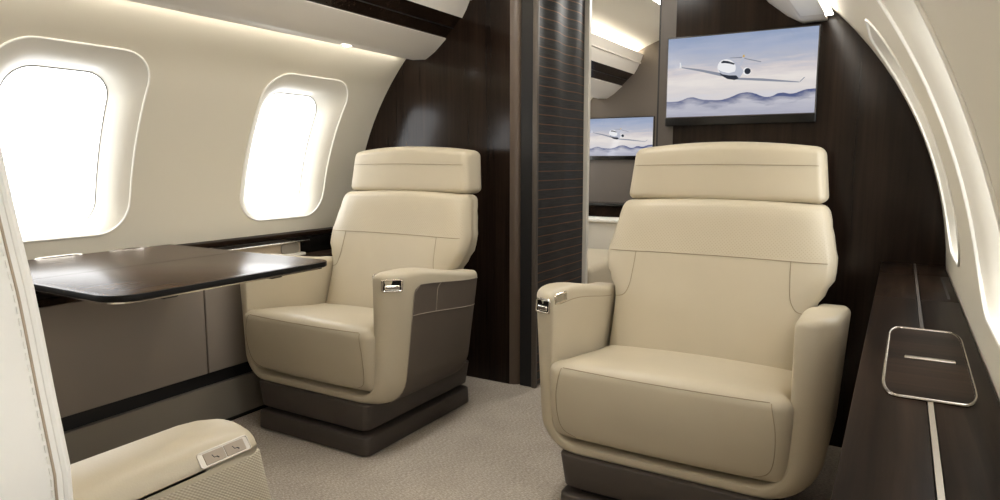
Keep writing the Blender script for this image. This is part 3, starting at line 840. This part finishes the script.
    rbox(bm, (0, 0, 0), (.34, .022, .330), (.03, .02, .03), (6, 2, 10), 4, shd); P('back_shell', bm, M['taupe_leather'])
    # headrest on two short posts
    bm = bmesh.new(); rbox(bm, (0, 0, 0), (.311, .066, .086), (.026, .036, .024), (12, 4, 6), 5, headrest_deform)
    bmesh.ops.recalc_face_normals(bm, faces=bm.faces[:]); bvh = BVHTree.FromBMesh(bm)
    for f in bm.faces:
        c = f.calc_center_median()
        if c.z > .992 and f.normal.y < -.35: f.material_index = 2
    seam = proj_line(bvh, [(x_, -1, .988+.004*(1-(x_/.3)**2)) for x_ in [-.284+.568*i/40 for i in range(41)]], (0, 1, 0))
    tube(bm, seam, .0010, 5, mi=1)
    hr = P('headrest', bm, [M['leather'], M['seam'], M['leather_perf']], fix=False)
    bm = bmesh.new(); rbox(bm, (0, back_y(.89)+.075, .88), (.20, .030, .030), (.01, .01, .01), (3, 1, 1), 3); P('headrest_post', bm, M['black'], hr)
    return t
GR = 'cream leather armchairs facing aft'
armchair('armchair', -.660, 1.98, 1, 'cream leather armchair beside the table, dark fabric panel on its aisle arm', GR, .376, .032)
armchair('armchair', .620, 1.98, -1, 'cream leather armchair in front of the large television beside the right ledge', GR, .333, .025)

# near seat at the left edge: white wrap-round back, cream aisle arm
def near_seat():
    cx, s0 = -.055, 0
    t = thing('armchair', (cx, .30, 0), 'near armchair with white leather back and ribbed cream arm at left edge', 'armchair')
    o = Vector((cx, .30, 0))
    def P(name, bm, m, par=None, **k):
        bmesh.ops.translate(bm, verts=bm.verts[:], vec=-o); return obj(name, bm, m, par or t, **k)
    bm = bmesh.new(); rbox(bm, (cx, .30, .036), (.25, .28, .036), (.03, .03, .008), (2, 2, 1), 4); P('plinth', bm, M['taupe_leather'])
    bm = bmesh.new(); rbox(bm, (cx, .30, .125), (.26, .28, .055), (.03, .03, .008), (2, 2, 1), 4); P('plinth', bm, M['taupe_leather'])
    bm = bmesh.new(); rbox(bm, (cx, .36, .30), (.27, .235, .13), (.04, .04, .04), (4, 4, 3), 4); P('seat_cushion', bm, M['leather'])
    # arms: cap + ribbed side
    for sg in (1, -1):
        xo = cx + sg*.388
        def cap(w):
            y = .493 + w.y; z = .588 + w.z
            f = max(0, (y-.570)/.075); zz = z - (.010*f*f if w.z > 0 else 0)
            x = w.x - (.008*f*f if w.x > 0 else 0) + (.030*f*f if w.x < 0 else 0)
            # crowned top falling to the outside
            if w.z > 0: zz -= .016*max(0, w.x/.056)**2
            return (sg*x, y, zz)
        bm = bmesh.new(); rbox(bm, (cx + sg*.335, 0, 0), (.056, .153, .034), (.024, .024, .022), (4, 10, 2), 6, cap)
        bmesh.ops.recalc_face_normals(bm, faces=bm.faces[:])
        cap_bvh = BVHTree.FromBMesh(bm)
        a = P('arm', bm, M['leather'], fix=False)
        bm = bmesh.new()
        def sd(w):
            y = .493 + w.y; f = max(0, (y-.570)/.075); z = .375 + w.z
            x = w.x - (.008*f*f if w.x > 0 else 0) + (.026*f*f if w.x < 0 else 0)
            return (sg*x, y + (.085*max(0, (.57-z)/.4) if w.y > .1 else 0), z)
        rbox(bm, (cx + sg*.337, 0, 0), (.0548, .153, .205), (.012, .024, .006), (3, 10, 6), 5, sd)
        bmesh.ops.recalc_face_normals(bm, faces=bm.faces[:]); P('ribbed_side', bm, M['ribbed'], a, fix=False)
        if sg > 0:
            # control plate with two keys on the outer shoulder of the arm
            x = cx + .3925; 
            n0 = Vector((.70, 0, .71)); q0 = Vector((.316, .577, .583))
            hq = cap_bvh.ray_cast(q0 + n0*.2, -n0); ctr = hq[0]; nrm = (hq[1]*.5 + n0*.5); nrm.y = 0; nrm.normalize()
            ey = Vector((0, 1, 0)); ez = nrm.cross(ey)
            if ez.z < 0: ez = -ez
            def F(a_, b_, c_): return ctr + ey*a_ + ez*b_ + nrm*c_
            bm = bmesh.new(); tube(bm, [F(a_, b_, .0008) for a_, b_ in rrect(.040, .0105, .004, 5)], .0012, 8, True); cp = P('control_plate', bm, M['brushed'], a)
            bm = bmesh.new(); vs = [bm.verts.new(F(a_, b_, .0010)) for a_, b_ in rrect(.040, .0105, .004, 5)]; bm.faces.new(vs)
            P('plate_face', bm, M['brushed'], cp)
            for k_ in (-1, 1):
                bm = bmesh.new(); lo_ = [bm.verts.new(F(k_*.0165 + a_, b_, .0010)) for a_, b_ in rrect(.0160, .0082, .0012, 3)]
                hi_ = [bm.verts.new(F(k_*.0165 + a_*.96, b_*.94, .0022)) for a_, b_ in rrect(.0160, .0082, .0012, 3)]
                bridge(bm, lo_, hi_); bm.faces.new(hi_); ky = P('key', bm, M['button'], cp, auto=30)
                bm = bmesh.new(); c_ = k_*.0165
                tube(bm, [F(c_-.0040, .0030, .0024), F(c_-.0018, -.0016, .0024), F(c_+.0030, -.0016, .0024)], .00055, 5)
                tube(bm, [F(c_+.0026, -.0016, .0024), F(c_+.0046, -.0040, .0024)], .0009, 5); P('key_symbol', bm, M['black'], ky)
    # white wrap-round back: U in plan with thick wings
    HWP = [(.30, .398), (.66, .398), (.75, .377), (.85, .356), (.93, .334), (1.0, .318), (1.09, .300)]
    def half_w(z):
        for (a_, wa), (b_, wb) in zip(HWP, HWP[1:]):
            if z <= b_: return wa + (wb-wa)*max(0, z-a_)/(b_-a_)
        return HWP[-1][1]
    def front_y(z): return .380 - .020*max(0, z-.85)
    bm = bmesh.new(); rings = []
    zs = [.30, .305, .33, .40, .50, .58, .62, .66, .69, .72, .75, .78, .82, .86, .90, .95, 1.00, 1.05, 1.075, 1.08]
    for z in zs:
        w = half_w(z); yf = front_y(z) if z > .45 else front_y(.45); q = .02 if z in (.30, 1.08) else (.005 if z in (.305, 1.075) else 0)
        yb = .125 - .06*(z-.6)
        th = .075
        ring = []
        # outer: right wing front -> back -> left wing front, then inner back
        def cc(cx_, cy_, r, a0, a1, k=6): return [(cx_ + r*math.cos(a0+(a1-a0)*i/k), cy_ + r*math.sin(a0+(a1-a0)*i/k)) for i in range(k+1)]
        w2 = w-q; ro = .09; rf = .022
        pl = cc(w2-rf, yf-rf-q, rf, PI/2, 0) + cc(w2-ro, yb+ro, ro, 0, -PI/2) + cc(-w2+ro, yb+ro, ro, -PI/2, -PI) + cc(-w2+rf, yf-rf-q, rf, PI, PI/2)
        pl += cc(-w2+th-rf, yf-rf-q, rf, PI/2, 0) + cc(-w2+th+.04, yb+.14, .04, PI, 1.5*PI) + cc(w2-th-.04, yb+.14, .04, -PI/2, 0) + cc(w2-th+rf, yf-rf-q, rf, PI, PI/2)
        rings.append([bm.verts.new((cx+x, y, z)) for x, y in pl])
    for A, B in zip(rings, rings[1:]): bridge(bm, A, B)
    for A in (rings[0], rings[-1]):
        f = bm.faces.new(A); bmesh.ops.triangulate(bm, faces=[f])
    bmesh.ops.recalc_face_normals(bm, faces=bm.faces[:]); bvh = BVHTree.FromBMesh(bm)
    zz = [.31+.75*i/60 for i in range(61)]
    edge = proj_line(bvh, [(2, front_y(max(z, .45))-.014, z) for z in zz], (-1, 0, 0), .0)
    seam2 = proj_line(bvh, [(2, front_y(max(z, .45))-.025, z) for z in zz], (-1, 0, 0), .0)
    tube(bm, seam2, .0016, 6, mi=1)
    bk = P('backrest', bm, [M['white_leather'], M['tan']], fix=False)
    bm = bmesh.new(); tube(bm, edge, .0042, 8); P('piping', bm, M['white_leather'], bk)
    bm = bmesh.new()
    for i in range(len(seam2)-1):
        if i % 1 == 0:
            a, b = seam2[i], seam2[i+1]; off = Vector((.0012, -.004, 0))
            tube(bm, [a.lerp(b, .1)+off, a.lerp(b, .75)+off], .0011, 5)
    P('stitching', bm, M['rim'], bk)
    return t
near_seat()

# ------------------------------------------------------------------ far cabin furniture
def far_items():
    t = thing('credenza', (-.76, 4.60, 0), 'low cream credenza with dark shelf under the television seen through the passage', 'credenza')
    def P(name, bm, m, **k):
        bmesh.ops.translate(bm, verts=bm.verts[:], vec=-Vector((-.76, 4.60, 0))); return obj(name, bm, m, t, **k)
    bm = bmesh.new(); rbox(bm, (-.74, 4.62, .29), (.33, .17, .29), (.01, .01, .01), (1, 1, 1), 2); P('body', bm, M['trim_white'])
    bm = bmesh.new(); rbox(bm, (-.74, 4.61, .592), (.34, .185, .012), (.008, .008, .006), (1, 1, 1), 2); P('top', bm, M['rim'])
    bm = bmesh.new(); rbox(bm, (-.74, 4.70, .645), (.33, .09, .04), (.004, .004, .004), (1, 1, 1), 2); P('dark_shelf', bm, M['wood_top'])
    bm = bmesh.new(); rbox(bm, (-.70, 4.69, .694), (.31, .10, .008), (.004, .004, .004), (1, 1, 1), 2); P('shelf_top', bm, M['gloss_black'])
    t2 = thing('divan', (-.72, 3.95, 0), 'cream leather divan partly hidden behind the passage edge and front seat', 'sofa')
    def P2(name, bm, m, **k):
        bmesh.ops.translate(bm, verts=bm.verts[:], vec=-Vector((-.72, 3.95, 0))); return obj(name, bm, m, t2, **k)
    bm = bmesh.new(); rbox(bm, (-.70, 3.90, .12), (.33, .42, .12), (.02, .02, .02), (2, 2, 2), 3); P2('base', bm, M['leather'])
    bm = bmesh.new(); rbox(bm, (-.69, 3.90, .325), (.34, .43, .085), (.04, .04, .035), (4, 4, 2), 4); P2('seat_cushion', bm, M['leather'])
    bm = bmesh.new(); rbox(bm, (-.995, 3.90, .46), (.06, .43, .12), (.04, .04, .04), (2, 4, 3), 4); P2('backrest', bm, M['leather'])
far_items()

# ------------------------------------------------------------------ world, camera, view
w = bpy.data.worlds.new('world'); sc.world = w; w.use_nodes = True
w.node_tree.nodes['Background'].inputs[0].default_value = (.9, .95, 1, 1); w.node_tree.nodes['Background'].inputs[1].default_value = .3
cam = bpy.data.cameras.new('camera'); co = bpy.data.objects.new('camera', cam); col.objects.link(co)
cam.sensor_width = 36; cam.lens = 24.3; cam.clip_start = .01
co.location = (1.12, 0, 1.0); co.rotation_euler = (PI/2 - math.atan(88/675), 0, math.atan2(403, math.hypot(675, 88)))
sc.camera = co
sc.view_settings.view_transform = 'Standard'; sc.view_settings.look = 'None'
sc.view_settings.exposure = -.28; sc.view_settings.gamma = 1.; sc.view_settings.use_curve_mapping = False
sc.cycles.max_bounces = 10; sc.cycles.diffuse_bounces = 6; sc.cycles.use_denoising = True
